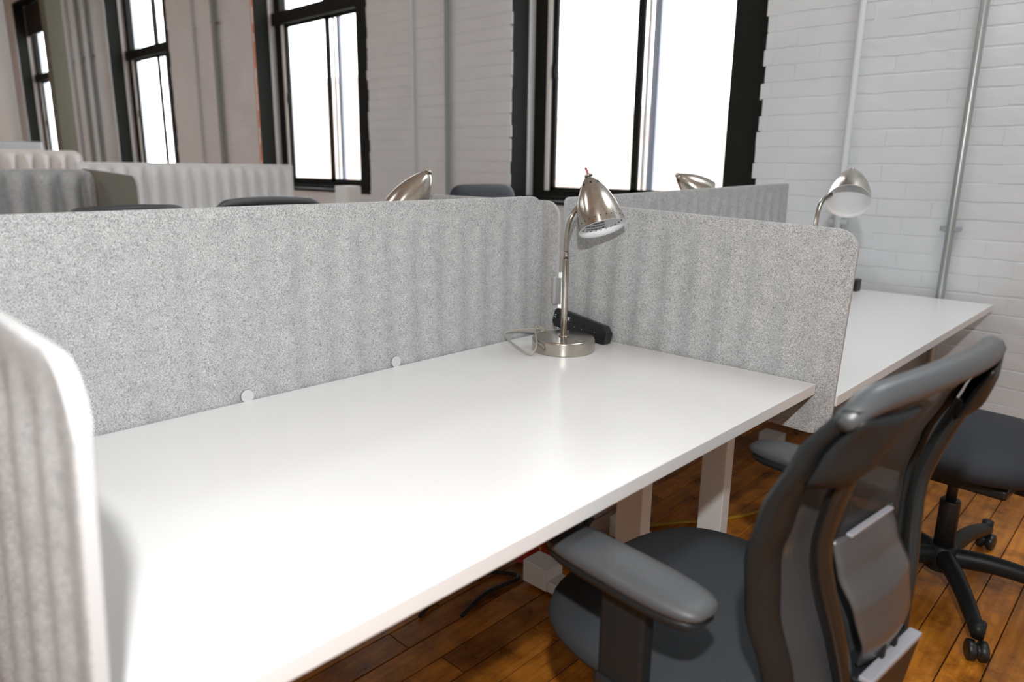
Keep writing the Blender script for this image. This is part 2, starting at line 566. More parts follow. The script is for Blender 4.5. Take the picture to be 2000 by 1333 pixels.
# windows ------------------------------------------------------------
def window(idx, o, label, transom=True, red=False):
    y0, y1, z0, z1 = o
    root = empty('window_%d' % idx, (W, (y0+y1)/2, z0))
    tag(root, label, kind='structure')
    yc = (y0+y1)/2
    def part(name, boxes, m, par=root, bevel=0):
        b = MB()
        for a, c in boxes:
            b.mm((a[0], a[1]-yc, a[2]-z0), (c[0], c[1]-yc, c[2]-z0))
        return b.build(name, m, par, bevel=bevel)
    # reveals: dark board, grey aluminium return
    part('jamb_board', [((0.012, y1, z0), (0.150, y1+0.016, z1))], FRAME)
    part('jamb_board', [((0.03, y0-0.016, z0), (0.18, y0, z1))], FRAME)
    part('jamb_return', [((0.150, y1-0.004, z0), (0.212, y1+0.014, z1))], JAMB)
    part('side_casing', [((0.035, y0-0.01, z0), (0.065, y0+0.172, z1))], FRAME)
    part('head_board', [((0.012, y0, z1), (0.185, y1, z1+0.016))], FRAME)
    part('sill_board', [((-0.012, y0, z0-0.018), (0.185, y1, z0))], FRAME)
    if red:
        part('bare_brick_strip', [((-0.004, y1, z0), (0.011, y1+0.012, z1))], REDB)
    fx0, fx1 = 0.205, 0.265
    L, R, Bt, Tp = 0.10, 0.20, 0.055, 0.06
    part('outer_frame', [((fx0, y1-L, z0), (fx1, y1, z1)), ((fx0, y0, z0), (fx1, y0+R, z1)),
                         ((fx0, y0+R, z0), (fx1, y1-L, z0+Bt)), ((fx0, y0+R, z1-Tp), (fx1, y1-L, z1))], FRAME)
    part('stool', [((fx0-0.055, y0, z0+0.001), (fx0, y1, z0+0.02))], FRAME)
    zt = 2.37
    part('transom_bar', [((fx0-0.03, y0+0.001, zt), (fx1+0.001, y1-0.001, zt+0.10))], FRAME)
    ga, gb = y0+R, y1-L
    mid = ga + (gb-ga)*0.49
    # pale track, sashes, glass below the transom
    part('track', [((fx0+0.004, gb-0.028, z0+Bt), (fx1-0.01, gb, zt))], TRACK)
    for (s0, s1, xx) in ((mid-0.022, gb-0.028, 0.02), (ga, mid+0.022, 0.036)):
        sx0, sx1 = fx0+xx, fx0+xx+0.022
        sw = 0.034
        a = sw if xx < 0.03 else 0.010
        c = sw
        sash = part('sash', [((sx0, s1-(sw if xx < .03 else .01), z0+Bt), (sx1, s1, zt)), ((sx0, s0, z0+Bt), (sx1, s0+(0.04 if xx < .03 else .012), zt)),
                             ((sx0, s0, z0+Bt), (sx1, s1, z0+Bt+0.022)), ((sx0, s0, zt-0.02), (sx1, s1, zt))], FRAME)
        part('pane', [((sx0+0.009, s0+0.01, z0+Bt+0.02), (sx0+0.013, s1-0.01, zt-0.02))], GLASS, sash)
    part('storm_stile', [((fx1+0.03, mid-0.085, z0+Bt), (fx1+0.05, mid-0.043, zt))], STORM)
    part('storm_track', [((fx1+0.005, mid-0.036, z0+Bt), (fx1+0.02, mid-0.022, zt))], TRACK)
    part('latch', [((fx0+0.01, gb-0.06, 1.72), (fx0+0.03, gb-0.034, 1.80))], FRAME)
    part('latch', [((fx0-0.012, ga-0.008, 1.72), (fx0+0.02, ga+0.012, 1.80))], FRAME)
    # upper light
    part('pane', [((fx0+0.03, ga, zt+0.10), (fx0+0.034, gb, z1-Tp))], GLASS)
    part('upper_mullion', [((fx0+0.01, mid-0.02, zt+0.10), (fx1-0.01, mid+0.02, z1-Tp))], FRAME)
    return root, part
window(1, OPEN[0], 'large dark-framed sliding window behind the lamp, nearest the camera')
window(2, OPEN[1], 'second dark-framed window, beside the ribbed pale screen', red=True)
window(3, OPEN[2], 'third dark-framed window between two runs of conduit')
r4, part4 = window(4, OPEN[3], 'farthest dark-framed window, half hidden by the olive post')
part4('blind', [((0.15, OPEN[3][0]+0.02, 3.02), (0.17, OPEN[3][1]-0.02, 3.43))], BLACKM)

# conduits on the wall -----------------------------------------------
def conduit(y, r, m, label, z0=0.05, z1=CZ-0.02, clips=True, group=None, x=None):
    x = x or W-0.016-r
    root = empty('conduit', (x, y, z0))
    MB().tube([(0, 0, 0), (0, 0, (z1-z0)*.33), (0, 0, (z1-z0)*.66), (0, 0, z1-z0)], r, 14).build('pipe', m, root, smooth='auto')
    if clips:
        for zz in (0.98, 2.45):
            MB().box((r*0.4, 0, zz-z0), (r*1.6, r*4.6, 0.018)).build('pipe_clip', m, root, bevel=0.002)
    tag(root, label, 'conduit', group)
    return root
conduit(-0.61, 0.0155, GALV, 'shiny galvanised conduit on brick wall right of the far lamp')
conduit(-0.175, 0.015, PAINTC, 'white painted conduit on brick wall behind the far lamp')
conduit(2.36, 0.016, GREENC, 'thick grey-green conduit on wall left of the largest window')
conduit(2.72, 0.008, PAINTC, 'thin white conduit on wall right of the second window')
conduit(5.54, 0.024, GREENC, 'grey-green conduit on wall, nearer the second window of the pair')
conduit(6.02, 0.014, PAINTC, 'thin pale conduit on wall beside the third window')
conduit(8.85, 0.022, GREENC, 'grey conduit on wall just left of the third window')
conduit(9.2, 0.022, GREENC, 'grey conduit between two others left of the third window')
conduit(9.62, 0.022, PAINTC, 'pale conduit on wall closest to the olive post')

# post and pier far left
t = empty('post', (1.13, 8.22, 0), label='olive-grey square post in front of the farthest window', cat='post')
MB().mm((-0.085, -0.085, 0), (0.085, 0.085, CZ-0.005)).build('shaft', OLIVE, t, bevel=0.008)
MB().mm((-0.10, -0.10, 0.001), (0.10, 0.10, 0.12)).build('base_block', OLIVE, t, bevel=0.006)
t = empty('column', (0.58, 8.66, 0), label='white round column at the far left edge', cat='column')
MB().lathe([(0.26, 0), (0.26, 0.12), (0.21, 0.14), (0.21, CZ-0.2), (0.27, CZ-0.12), (0.27, CZ-0.005)], 32).build('shaft', PLASTER, t, smooth='auto')

# ------------------------------------------------------------------ felt desk screens
def felt_screen(name, L, H, label, thick=0.011, r=0.05, amp=0.0036, pitch=0.078, phase=0.0, clamps=(), m=None, group=None, border=0.045, zfade=0.06, scallop=False):
    """Panel in local XZ plane: x 0..L, z 0..H, thickness along y."""
    nu, nv = max(60, int(L/pitch*10)), 26
    us = []
    k = 10
    for i in range(k):
        us.append(r*(1-math.cos(i/k*PI/2)))
    n = nu
    for i in range(n+1):
        us.append(r + (L-2*r)*i/n)
    for i in range(1, k+1):
        us.append(L-r + r*math.sin(i/k*PI/2))
    us[0] = 0.0004
    us[-1] = L-0.0004
    def cut(u):
        d = min(u, L-u)
        return r - math.sqrt(max(0, r*r-(r-d)**2)) if d < r else 0.0
    vs = [0.5-0.5*math.cos(PI*j/nv) for j in range(nv+1)]
    def sm(x):
        x = max(0, min(1, x))
        return x*x*(3-2*x)
    def disp(u, zz):
        c = math.cos(2*PI*(u/pitch)+phase)
        wv = amp*(abs(c)**0.8)*(1 if c > 0 else -1)
        if scallop:
            wv = amp*(1-2*abs(math.sin(PI*u/pitch+phase)))
        mk = sm((min(u, L-u)-0.012)/border)*sm((min(zz, H-zz)-0.018)/zfade)
        return wv*mk
    v, f = [], []
    rim_v = []
    nS = len(us)
    for side in (-1, 1):
        for u in us:
            c = cut(u)
            for q in vs:
                zz = c + (H-2*c)*q
                e = min(zz, H-zz, u, L-u)
                rd = 0.0015*max(0, 1-e/0.003)
                v.append((u, side*(thick/2-rd) + disp(u, zz), zz))
    m1 = nv+1
    for i in range(nS-1):
        for j in range(nv):
            a = i*m1+j
            f.append((a, a+m1, a+m1+1, a+1))
            b = a + nS*m1
            f.append((b, b+1, b+m1+1, b+m1))
    off = nS*m1
    ring = [i*m1 for i in range(nS)] + [(nS-1)*m1+j for j in range(1, m1)] + [i*m1+nv for i in range(nS-2, -1, -1)] + [j for j in range(nv-1, 0, -1)]
    nf = len(f)
    for q in range(len(ring)):
        a, b = ring[q], ring[(q+1) % len(ring)]
        f.append((a, b, b+off, a+off))
    o = MB().add(v, f).build(name, m or FELT, None, smooth=True)
    o.data.materials.append(RIM)
    for p in list(o.data.polygons)[nf:]:
        p.material_index = 1
        p.use_smooth = False
    for (cx, cz, cr) in clamps:
        mm = Matrix.Translation((cx, -thick/2-0.001-0.0, cz)) @ Matrix.Rotation(PI/2, 4, 'X')
        MB().lathe([(cr, -0.002), (cr, 0.003), (cr*0.9, 0.0045)], 28, mm).build('clamp_disc', DISC, o, smooth='auto')
    tag(o, label, 'screen', group)
    return o

DZ = 0.73
# long screen behind the near desk
s = felt_screen('desk_screen', 1.37, 0.52, 'long grey felt screen along the back of the near white desk', clamps=((0.475, 0.147, 0.0135), (0.846, 0.147, 0.0135)), phase=0.5, amp=0.0026)
s.location = (-1.425, 0.0105, 0.59)
s.rotation_euler = (0, math.radians(-0.25), 0)
# right hand screen beside the lamp
s = felt_screen('desk_screen', 0.775, 0.465, 'grey felt screen at the lamp end of the near desk, behind the power strip', phase=1.2)
s.location = (0.0135, -0.022, 0.635)
s.rotation_euler = (0, math.radians(2.0), -PI/2)
# opposite continuation of that screen
s = felt_screen('desk_screen', 0.76, 0.465, 'grey felt screen peeking between the two near screens, left of the lamp neck', phase=0.2)
s.location = (0.0135, 0.765, 0.635)
s.rotation_euler = (0, 0, -PI/2)
# near left end screen
s = felt_screen('desk_screen', 0.78, 0.465, 'blurred pale grey felt screen closest to the camera at the left edge', thick=0.013, phase=2.2, r=0.06)
s.location = (-1.474, -0.012, 0.612)
s.rotation_euler = (math.radians(-2.4), math.radians(1.2), -PI/2)
# screen behind the far desk
s = felt_screen('desk_screen', 1.53, 0.53, 'grey felt screen running to the wall behind the far desk', r=0.02, phase=0.9)
s.location = (0.055, 0.011, 0.58)
s.rotation_euler = (0, math.radians(-1.2), 0)
# silver clip joining the screens
t = empty('screen_clip', (0.0, 0.0, 0.808), label='silver clip joining two felt screens behind the lamp pole', cat='clip')
MB().mm((-0.004, -0.02, 0), (0.0, 0.014, 0.078)).build('clip_plate', ALU, t, bevel=0.0015)
MB().mm((-0.014, -0.004, 0), (-0.0042, -0.001, 0.078)).build('clip_fin', SILVER, t, bevel=0.0005, seg=1)

# screens of the next desk group
s = felt_screen('desk_screen', 1.40, 0.48, 'pale ribbed screen below the second window in the background', amp=0.03, pitch=0.094, r=0.015, border=0.03, scallop=True, m=FELTLIT)
s.location = (-0.19, 3.5, 0.71)
s = felt_screen('desk_screen', 0.84, 0.46, 'plain screen, its backlit shade painted olive-grey, standing end-on among the ribbed ones', m=BACKLITF, amp=0.0, r=0.06)
s.location = (-0.172, 3.485, 0.695)
s.rotation_euler = (0, math.radians(2.2), -PI/2)
s = felt_screen('desk_screen', 1.305, 0.46, 'shaded ribbed screen at far left, left of the plain one', amp=0.036, pitch=0.125, r=0.06, border=0.03, scallop=True)
s.location = (-1.50, 3.2, 0.69)
s = felt_screen('desk_screen', 1.40, 0.48, 'farthest ribbed screen showing above the shaded one at far left', amp=0.03, pitch=0.10, r=0.06, border=0.03, scallop=True, m=FELTLIT)
s.location = (-1.22, 4.6, 0.785)

# ------------------------------------------------------------------ desks
def desk(x0, x1, y0, y1, zt, label, group=None, legs=(0.15, 0.15), foot_dir=1):
    t = empty('desk', ((x0+x1)/2, (y0+y1)/2, 0), label=label, cat='desk', group=group)
    L, D = x1-x0, y1-y0
    top = MB().mm((-L/2, -D/2, zt-0.024), (L/2, D/2, zt)).build('desktop', LAM, t, bevel=0.0012)
    MB().mm((-L/2+0.004, -D/2+0.004, zt-0.0255), (L/2-0.004, D/2-0.004, zt-0.0242)).build('underside', DARKPLY, top)
    for sgn, off in ((-1, legs[0]), (1, legs[1])):
        lx = sgn*(L/2-off)
        col = MB().mm((lx-0.0225, -0.055, 0.05), (lx+0.0225, 0.02, zt-0.066)).build('leg_column', WMETAL, t, bevel=0.003)
        MB().mm((lx-0.032, -0.33, 0.012), (lx+0.032, 0.30, 0.045)).build('foot', WMETAL, t, bevel=0.004)
        MB().mm((lx-0.036, 0.235, 0.0125), (lx+0.036, 0.325, 0.08)).build('foot_block', WMETAL, t, bevel=0.003)
        MB().mm((lx-0.04, -D/2+0.07, zt-0.066), (lx+0.04, D/2-0.09, zt-0.0262)).build('top_bracket', WMETAL, t, bevel=0.002)
        for fy in (-0.28, 0.24):
            MB().lathe([(0.014, 0.0), (0.018, 0.004), (0.018, 0.012)], 16, Matrix.Translation((lx, fy, 0.0005))).build('glide', BLACKP, t, smooth='auto')
    for ry in (-0.10, 0.10):
        MB().mm((-L/2+legs[0]+0.03, ry-0.02, zt-0.062), (L/2-legs[1]-0.03, ry+0.02, zt-0.028)).build('crossbar', WMETAL, t, bevel=0.002)
    return t
desk(-1.448, 0.0, -0.76, 0.0, DZ, 'white desk in the foreground carrying the nickel lamp', legs=(0.16, 0.145))
desk(0.028, 1.66, -0.80, -0.002, 0.704, 'white desk by the brick wall at right, beyond the felt screen', legs=(0.225, 0.30))
desk(-1.44, 0.0, 0.023, 0.778, 0.725, 'white desk hidden behind the long felt screen', legs=(0.16, 0.145))
desk(0.03, 1.66, 0.023, 0.778, 0.725, 'white desk behind the far grey felt screen by the window', legs=(0.22, 0.3))
desk(-0.16, 1.22, 2.70, 3.455, 0.75, 'white desk in front of the pale ribbed screen', legs=(0.2, 0.2))
desk(-1.52, -0.19, 2.41, 3.150, 0.73, 'white desk in front of the shaded ribbed screen', legs=(0.2, 0.2))
desk(-1.2, 0.15, 4.645, 5.39, 0.80, 'white desk behind the farthest ribbed screen', legs=(0.2, 0.2))

# ------------------------------------------------------------------ lamps
def shade_profile(Ls, R):
    pr = [(0.0, 1.0), (0.012, 1.0), (0.14, 0.97), (0.30, 0.86)]
    pts = []
    tab = [(0.0, 1.0), (0.12, 0.975), (0.25, 0.935), (0.40, 0.86), (0.55, 0.755), (0.70, 0.615), (0.82, 0.47), (0.92, 0.33), (1.0, 0.17)]
    for a, b in tab:
        pts.append((R*b, Ls*a))
    return pts

def make_lamp(label, loc, toward, shade_off, axis, group=None, neck=None, full=True):
    """toward: unit horizontal vector (neck plane), shade_off: opening centre relative to base centre (floor of base), axis: opening->tip"""
    t = empty('desk_lamp', loc, label=label, cat='lamp', group=group)
    R0 = 0.082
    base = MB().lathe([(R0-0.001, 0.0), (R0, 0.002), (R0, 0.030), (R0-0.002, 0.0335), (R0-0.005, 0.035), (0.02, 0.0353)], 64).build('base', STEELD, t, smooth='auto')
    MB().lathe([(0.013, 0.035), (0.013, 0.0375), (0.009, 0.039)], 24).build('collar', STEEL, base, smooth='auto')
    MB().lathe([(0.0085, 0.036), (0.0085, 0.236), (0.0078, 0.2375)], 24).build('pole', STEEL, t, smooth='auto')
    MB().lathe([(0.0068, 0.236), (0.0068, 0.252), (0.006, 0.256)], 20).build('ferrule', STEEL, t, smooth='auto')
    ax = Vector(axis).normalized()
    oc = Vector(shade_off)
    Ls, R = 0.138, 0.0595
    q = ax.to_track_quat('Z', 'Y').to_matrix().to_4x4()
    mtx = Matrix.Translation(oc) @ q
    # gooseneck
    if neck is None:
        neck = [(0, 0, 0.25), (0, 0, 0.29)]
    pts = bezier(neck, 14)
    # fine rings on the flexible part
    g = MB()
    dense = []
    for a, b in zip(pts, pts[1:]):
        for k in range(4):
            dense.append(a.lerp(b, k/4))
    dense.append(pts[-1])
    g.tube(dense, [0.0058+0.0005*(i % 2) for i in range(len(dense))], 14)
    g.build('gooseneck', STEEL, t, smooth=True)
    prof = shade_profile(Ls, R)
    sh = MB().lathe(prof, 56, mtx, capb=False, capt=True).build('shade', STEEL, t, smooth=True)
    inn = [(r-0.0016, z+0.0004) for r, z in prof[:-1]]
    inn[0] = (R-0.0004, -0.0006)
    MB().lathe([(R+0.0002, 0.0), (R-0.0004, -0.0008)]+inn[1:], 56, mtx, capb=False, capt=True).build('shade_lining', SHADEIN, sh, smooth=True)
    MB().lathe([(0.0105, Ls-0.002), (0.010, Ls+0.006), (0.004, Ls+0.009)], 20, mtx).build('shade_cap', STEEL, sh, smooth='auto')
    if full:
        MB().tube([mtx @ Vector((0, 0, Ls+0.006)), mtx @ Vector((0.001, 0, Ls+0.016)), mtx @ Vector((0.003, 0.0, Ls+0.026))], 0.0030, 8).build('wire', PINK, sh, smooth=True)
        h = MB()
        for k in range(26):
            a = 2*PI*k/26
            rr = R*0.975
            p = Vector((rr*math.cos(a), rr*math.sin(a), Ls*0.105))
            d = Vector((math.cos(a), math.sin(a), 0))
            h.tube([mtx @ (p-d*0.0032), mtx @ (p+d*0.0009)], 0.0013, 8)
        h.build('rim_perforations', BLACKM, sh)
        h = MB()
        for k in range(9):
            a = 2*PI*k/9+0.25
            rr = R*0.46
            p = Vector((rr*math.cos(a), rr*math.sin(a), Ls*0.825))
            d = Vector((math.cos(a), math.sin(a), 0.42)).normalized()
            h.tube([mtx @ (p-d*0.002), mtx @ (p+d*0.0012)], 0.0027, 10)
        h.build('vent_holes', BLACKM, sh)
    return t, mtx, sh, R, Ls

LB = Vector((-0.166, -0.168, DZ))
rv = Vector((math.sin(YAW), -math.cos(YAW), 0))        # across the view
nv_ = Vector((math.cos(YAW), math.sin(YAW), 0))        # away from the camera
oc = rv*0.085 - nv_*0.030 + Vector((0, 0, 0.318))
tipv = rv*0.052 + nv_*0.028 + Vector((0, 0, 0.444))
axis = tipv - oc
mid_ = oc + axis*0.42
lamp, LM, shade, SR, SL = make_lamp('brushed nickel gooseneck lamp on the near desk, beside the power strip', LB, rv, oc, axis,
    neck=[(0, 0, 0.252), rv*0.000+Vector((0, 0, 0.285)), rv*0.003+Vector((0, 0, 0.318)), rv*0.012+Vector((0, 0, 0.346)), rv*0.028+nv_*0.012+Vector((0, 0, 0.366)), mid_*0.6+(rv*0.028+nv_*0.02+Vector((0, 0, 0.366)))*0.4])
# printed sticker inside the shade
invM = LM.inverted()
camloc = invM @ (CAM-LB)
aa = math.atan2(-camloc.y, -camloc.x)+0.35
def ring_pt(a, h, off):
    rr = lerp_tab([(0.0, 1.0), (0.25, 0.935), (0.40, 0.86), (0.55, 0.755)], h)*SR-0.0022-off
    return LM @ Vector((rr*math.cos(a), rr*math.sin(a), SL*h))
st = MB().grid(lambda i, j: ring_pt(aa-0.55+1.1*i, 0.10+0.26*j, 0.0004), 14, 4).build('sticker', SHADEIN, shade, smooth=True)
pr = MB()
rs = random.Random(3)
for rowk in range(5):
    a = aa-0.5
    while a < aa+0.46:
        wd = rs.uniform(0.02, 0.07)
        h0 = 0.125+rowk*0.047
        pr.add([ring_pt(a, h0, .0007), ring_pt(a+wd, h0, .0007), ring_pt(a+wd, h0+0.026, .0007), ring_pt(a, h0+0.026, .0007)], [(0, 1, 2, 3)])
        a += wd+0.02
pr.build('sticker_print', DPRINT, st)

# lamp cord: clear flex looping beside the base
t = empty('lamp_cord', (LB.x, LB.y, DZ), label='clear flexible cord looping on the desk at the lamp base', cat='cord')
def VL(s, n, z):
    return rv*s + nv_*n + Vector((0, 0, z))
for k, dz in ((0, 0.0), (1, 0.0028)):
    pts = bezier([VL(-0.045, 0.055, 0.037+dz), VL(-0.066, 0.035, 0.052+dz), VL(-0.074, 0.005, 0.046+dz), VL(-0.071, -0.055, 0.030+dz), VL(-0.078, -0.075, 0.012+dz), VL(-0.092, -0.074, 0.004+dz), VL(-0.115, -0.040, 0.010+dz), VL(-0.150, 0.055, 0.014+dz), VL(-0.152, 0.075, 0.024+dz), VL(-0.135, 0.082, 0.028+dz), VL(-0.09, 0.094, 0.030+dz), VL(-0.04, 0.105, 0.026+dz), VL(-0.005, 0.120, 0.012+dz)], 8)
    MB().tube(pts, 0.0016, 8).build('cord_strand', CORD, t, smooth=True)

# the other lamps
vdir = Vector((0.2, -0.98, 0))
make_lamp('nickel lamp with its open white mouth towards us on the far desk', (0.45, -0.55, 0.704), rv,
          Vector((0.125, -0.038, 0.406)), Vector((0.757, 0.256, 0.60)), full=False,
          neck=[(0, 0, 0.252), (0.0, 0.0, 0.30), (0.006, 0.001, 0.345), (0.028, 0.006, 0.384), (0.065, 0.012, 0.408), (0.135, 0.016, 0.424)])
make_lamp('nickel lamp whose shade leans left above the long screen', (-0.21, 0.30, 0.725), rv,
          Vector((-0.03, 0.10, 0.335)), Vector((0.50, -0.28, 0.80)), full=False,
          neck=[(0, 0, 0.252), (0, 0, 0.29), (0.0, 0.015, 0.335), (0.0, 0.045, 0.365), (-0.005, 0.075, 0.385)])
make_lamp('nickel lamp half hidden behind the far screen, against the largest window', (1.03, 0.16, 0.737), rv,
          Vector((0.0, -0.05, 0.36)), Vector((-0.55, 0.45, 0.45)), full=False,
          neck=[(0, 0, 0.252), (0, 0, 0.29), (0, -0.005, 0.33), (-0.005, -0.012, 0.36), (-0.02, -0.03, 0.385)])

# ------------------------------------------------------------------ power strip
t = empty('power_strip', (-0.030, -0.122, DZ+0.003), label='black power strip leaning on the screen behind the lamp base', cat='power strip')
PS = Matrix.Rotation(math.radians(-90), 4, 'Z') @ Matrix.Rotation(math.radians(6.5), 4, 'Y')
t.matrix_world = Matrix.Translation((-0.030, -0.122, DZ+0.034)) @ Matrix.Rotation(-PI/2-0.03, 4, 'Z') @ Matrix.Rotation(math.radians(8.5), 4, 'Y') @ Matrix.Rotation(math.radians(-10), 4, 'X')
hx, hz, ch = 0.0965, 0.026, 0.012
outl = [(-hx, -hz+ch), (-hx+ch, -hz), (hx-0.004, -hz), (hx, -hz+0.006), (hx, hz-ch*1.3), (hx-ch*1.5, hz), (-hx+0.006, hz), (-hx, hz-0.008)]
v = [(x, -0.014, z) for x, z in outl] + [(x, 0.014, z) for x, z in outl]
n = len(outl)
f = [tuple(range(n)), tuple(range(2*n-1, n-1, -1))] + [(i, (i+1) % n, n+(i+1) % n, n+i) for i in range(n)]
body = MB().add(v, f).build('body', BLACKP, t, bevel=0.0022, seg=2)
for k, ox in enumerate((-0.012, 0.014, 0.052)):
    s = MB()
    if k < 2:
        s.box((ox-0.005, -0.0142, 0.006), (0.0022, 0.0006, 0.008)).box((ox+0.005, -0.0142, 0.006), (0.0022, 0.0006, 0.008)).box((ox, -0.0142, -0.006), (0.004, 0.0006, 0.004))
    else:
        s.box((ox-0.006, -0.0142, 0.006), (0.008, 0.0006, 0.0024)).box((ox-0.006, -0.0142, -0.006), (0.008, 0.0006, 0.0024)).box((ox+0.006, -0.0142, 0.0), (0.004, 0.0006, 0.004))
    so = s.build('socket', BLACKM, t)
    MB().lathe([(0.0011, 0), (0.0009, 0.0006)], 10, Matrix.Translation((ox-0.0015+(0.006 if k == 2 else 0), -0.0145, -0.006+(0.006 if k == 2 else 0))) @ Matrix.Rotation(PI/2, 4, 'X')).build('contact', SILVER, so)
def text(body_, size, loc, m, parent, shear=0.25, name='lettering'):
    cu = bpy.data.curves.new(name, 'FONT')
    cu.body = body_
    cu.size = size
    cu.shear = shear
    cu.extrude = 0.0002
    cu.offset = 0.0002
    o = bpy.data.objects.new(name, cu)
    COL.objects.link(o)
    bpy.context.view_layer.update()
    me = bpy.data.meshes.new_from_object(o)
    bpy.data.objects.remove(o)
    me.materials.append(m)
    o = bpy.data.objects.new(name, me)
    link(o, parent)
    o.location = loc
    o.rotation_euler = (PI/2, 0, 0)
    return o
text('CK', 0.0135, (-0.054, -0.0144, 0.004), WPRINT, t)
MB().box((-0.0885, -0.0143, 0.0065), (0.004, 0.0005, 0.0022)).box((-0.089, -0.0143, 0.0005), (0.007, 0.0005, 0.0016)).build('lettering_fragment', WPRINT, t)

# small black charger on the far desk next to the wall
t = empty('charger', (1.60, -0.295, 0.704), label='small black charger on the far desk, just past the felt screen', cat='charger')
MB().mm((-0.025, -0.03, 0.0005), (0.025, 0.03, 0.05)).build('charger_body', BLACKP, t, bevel=0.004)
MB().mm((-0.0255, -0.012, 0.018), (-0.0245, 0.012, 0.03)).build('port', BLACKM, t)

# ------------------------------------------------------------------ chairs
def cushion(mbx, cx, cy, cz, a, b, h, ex=3.2, ev=2.6, crown=0.0, tilt=0.0, nu=44, nvv=14):
    def se(c, p):
        return math.copysign(abs(c)**(2/p), c)
    v, f = [], []
    for j in range(nvv+1):
        ph = -PI/2 + PI*j/nvv
        rr = se(math.cos(ph), ev)
        zz = se(math.sin(ph), ev)
        for i in range(nu):
            th = 2*PI*i/nu
            x, y = a*rr*se(math.cos(th), ex), b*rr*se(math.sin(th), ex)
            v.append((cx+x, cy+y, cz+h*zz + crown*(1-(x/a)**2)*(1 if zz > 0 else 0.3) + tilt*y))
    for j in range(nvv):
        for i in range(nu):
            f.append((j*nu+i, j*nu+(i+1) % nu, (j+1)*nu+(i+1) % nu, (j+1)*nu+i))
    return mbx.add(v, f)

def chair_base(t, seat_z, rot0, R=0.32, m=None):
    m = m or CHPLA
    hub = MB().lathe([(0.03, 0.055), (0.042, 0.06), (0.045, 0.10), (0.036, 0.13), (0.03, 0.135)], 24).build('hub', m, t, smooth='auto')
    MB().lathe([(0.027, 0.11), (0.027, 0.27), (0.024, 0.275)], 24).build('column_sleeve', BLACKP, t, smooth='auto')
    MB().lathe([(0.014, 0.27), (0.014, seat_z-0.06)], 20).build('gas_lift', BLACKP, t, smooth='auto')
    for k in range(5):
        a = rot0 + k*2*PI/5
        d = Vector((math.cos(a), math.sin(a), 0))
        pts = bezier([d*0.02+Vector((0, 0, 0.098)), d*0.12+Vector((0, 0, 0.106)), d*0.22+Vector((0, 0, 0.098)), d*R+Vector((0, 0, 0.072))], 5)
        leg = MB().tube(pts, [0.030-0.009*i/(len(pts)-1) for i in range(len(pts))], 12, flat=0.85).build('base_leg', m, t, smooth=True)
        MB().tube([d*R+Vector((0, 0, 0.10)), d*R+Vector((0, 0, 0.058))], [0.017, 0.015], 12).build('caster_socket', m, leg, smooth='auto')
        s = Vector((-d.y, d.x, 0))
        c = d*R+Vector((0, 0, 0.0275)) + d*0.012
        mt = Matrix.Translation(c) @ s.to_track_quat('Z', 'Y').to_matrix().to_4x4()
        MB().lathe([(0.020, -0.024), (0.0265, -0.021), (0.0265, -0.007), (0.018, -0.005), (0.018, 0.005), (0.0265, 0.007), (0.0265, 0.021), (0.020, 0.024)], 22, mt).build('caster', BLACKP, leg, smooth='auto')

W_T = [(0.46, 0.165), (0.55, 0.20), (0.65, 0.225), (0.75, 0.237), (0.85, 0.237), (0.95, 0.228)]
Y_T = [(0.46, -0.215), (0.55, -0.190), (0.65, -0.172), (0.73, -0.170), (0.80, -0.185), (0.88, -0.218), (0.95, -0.262)]
def back_pt(u, z, off=0.0):
    wv = lerp_tab(W_T, z)
    return Vector((u*wv, lerp_tab(Y_T, z) - 0.030*(1-u*u) - off, z))

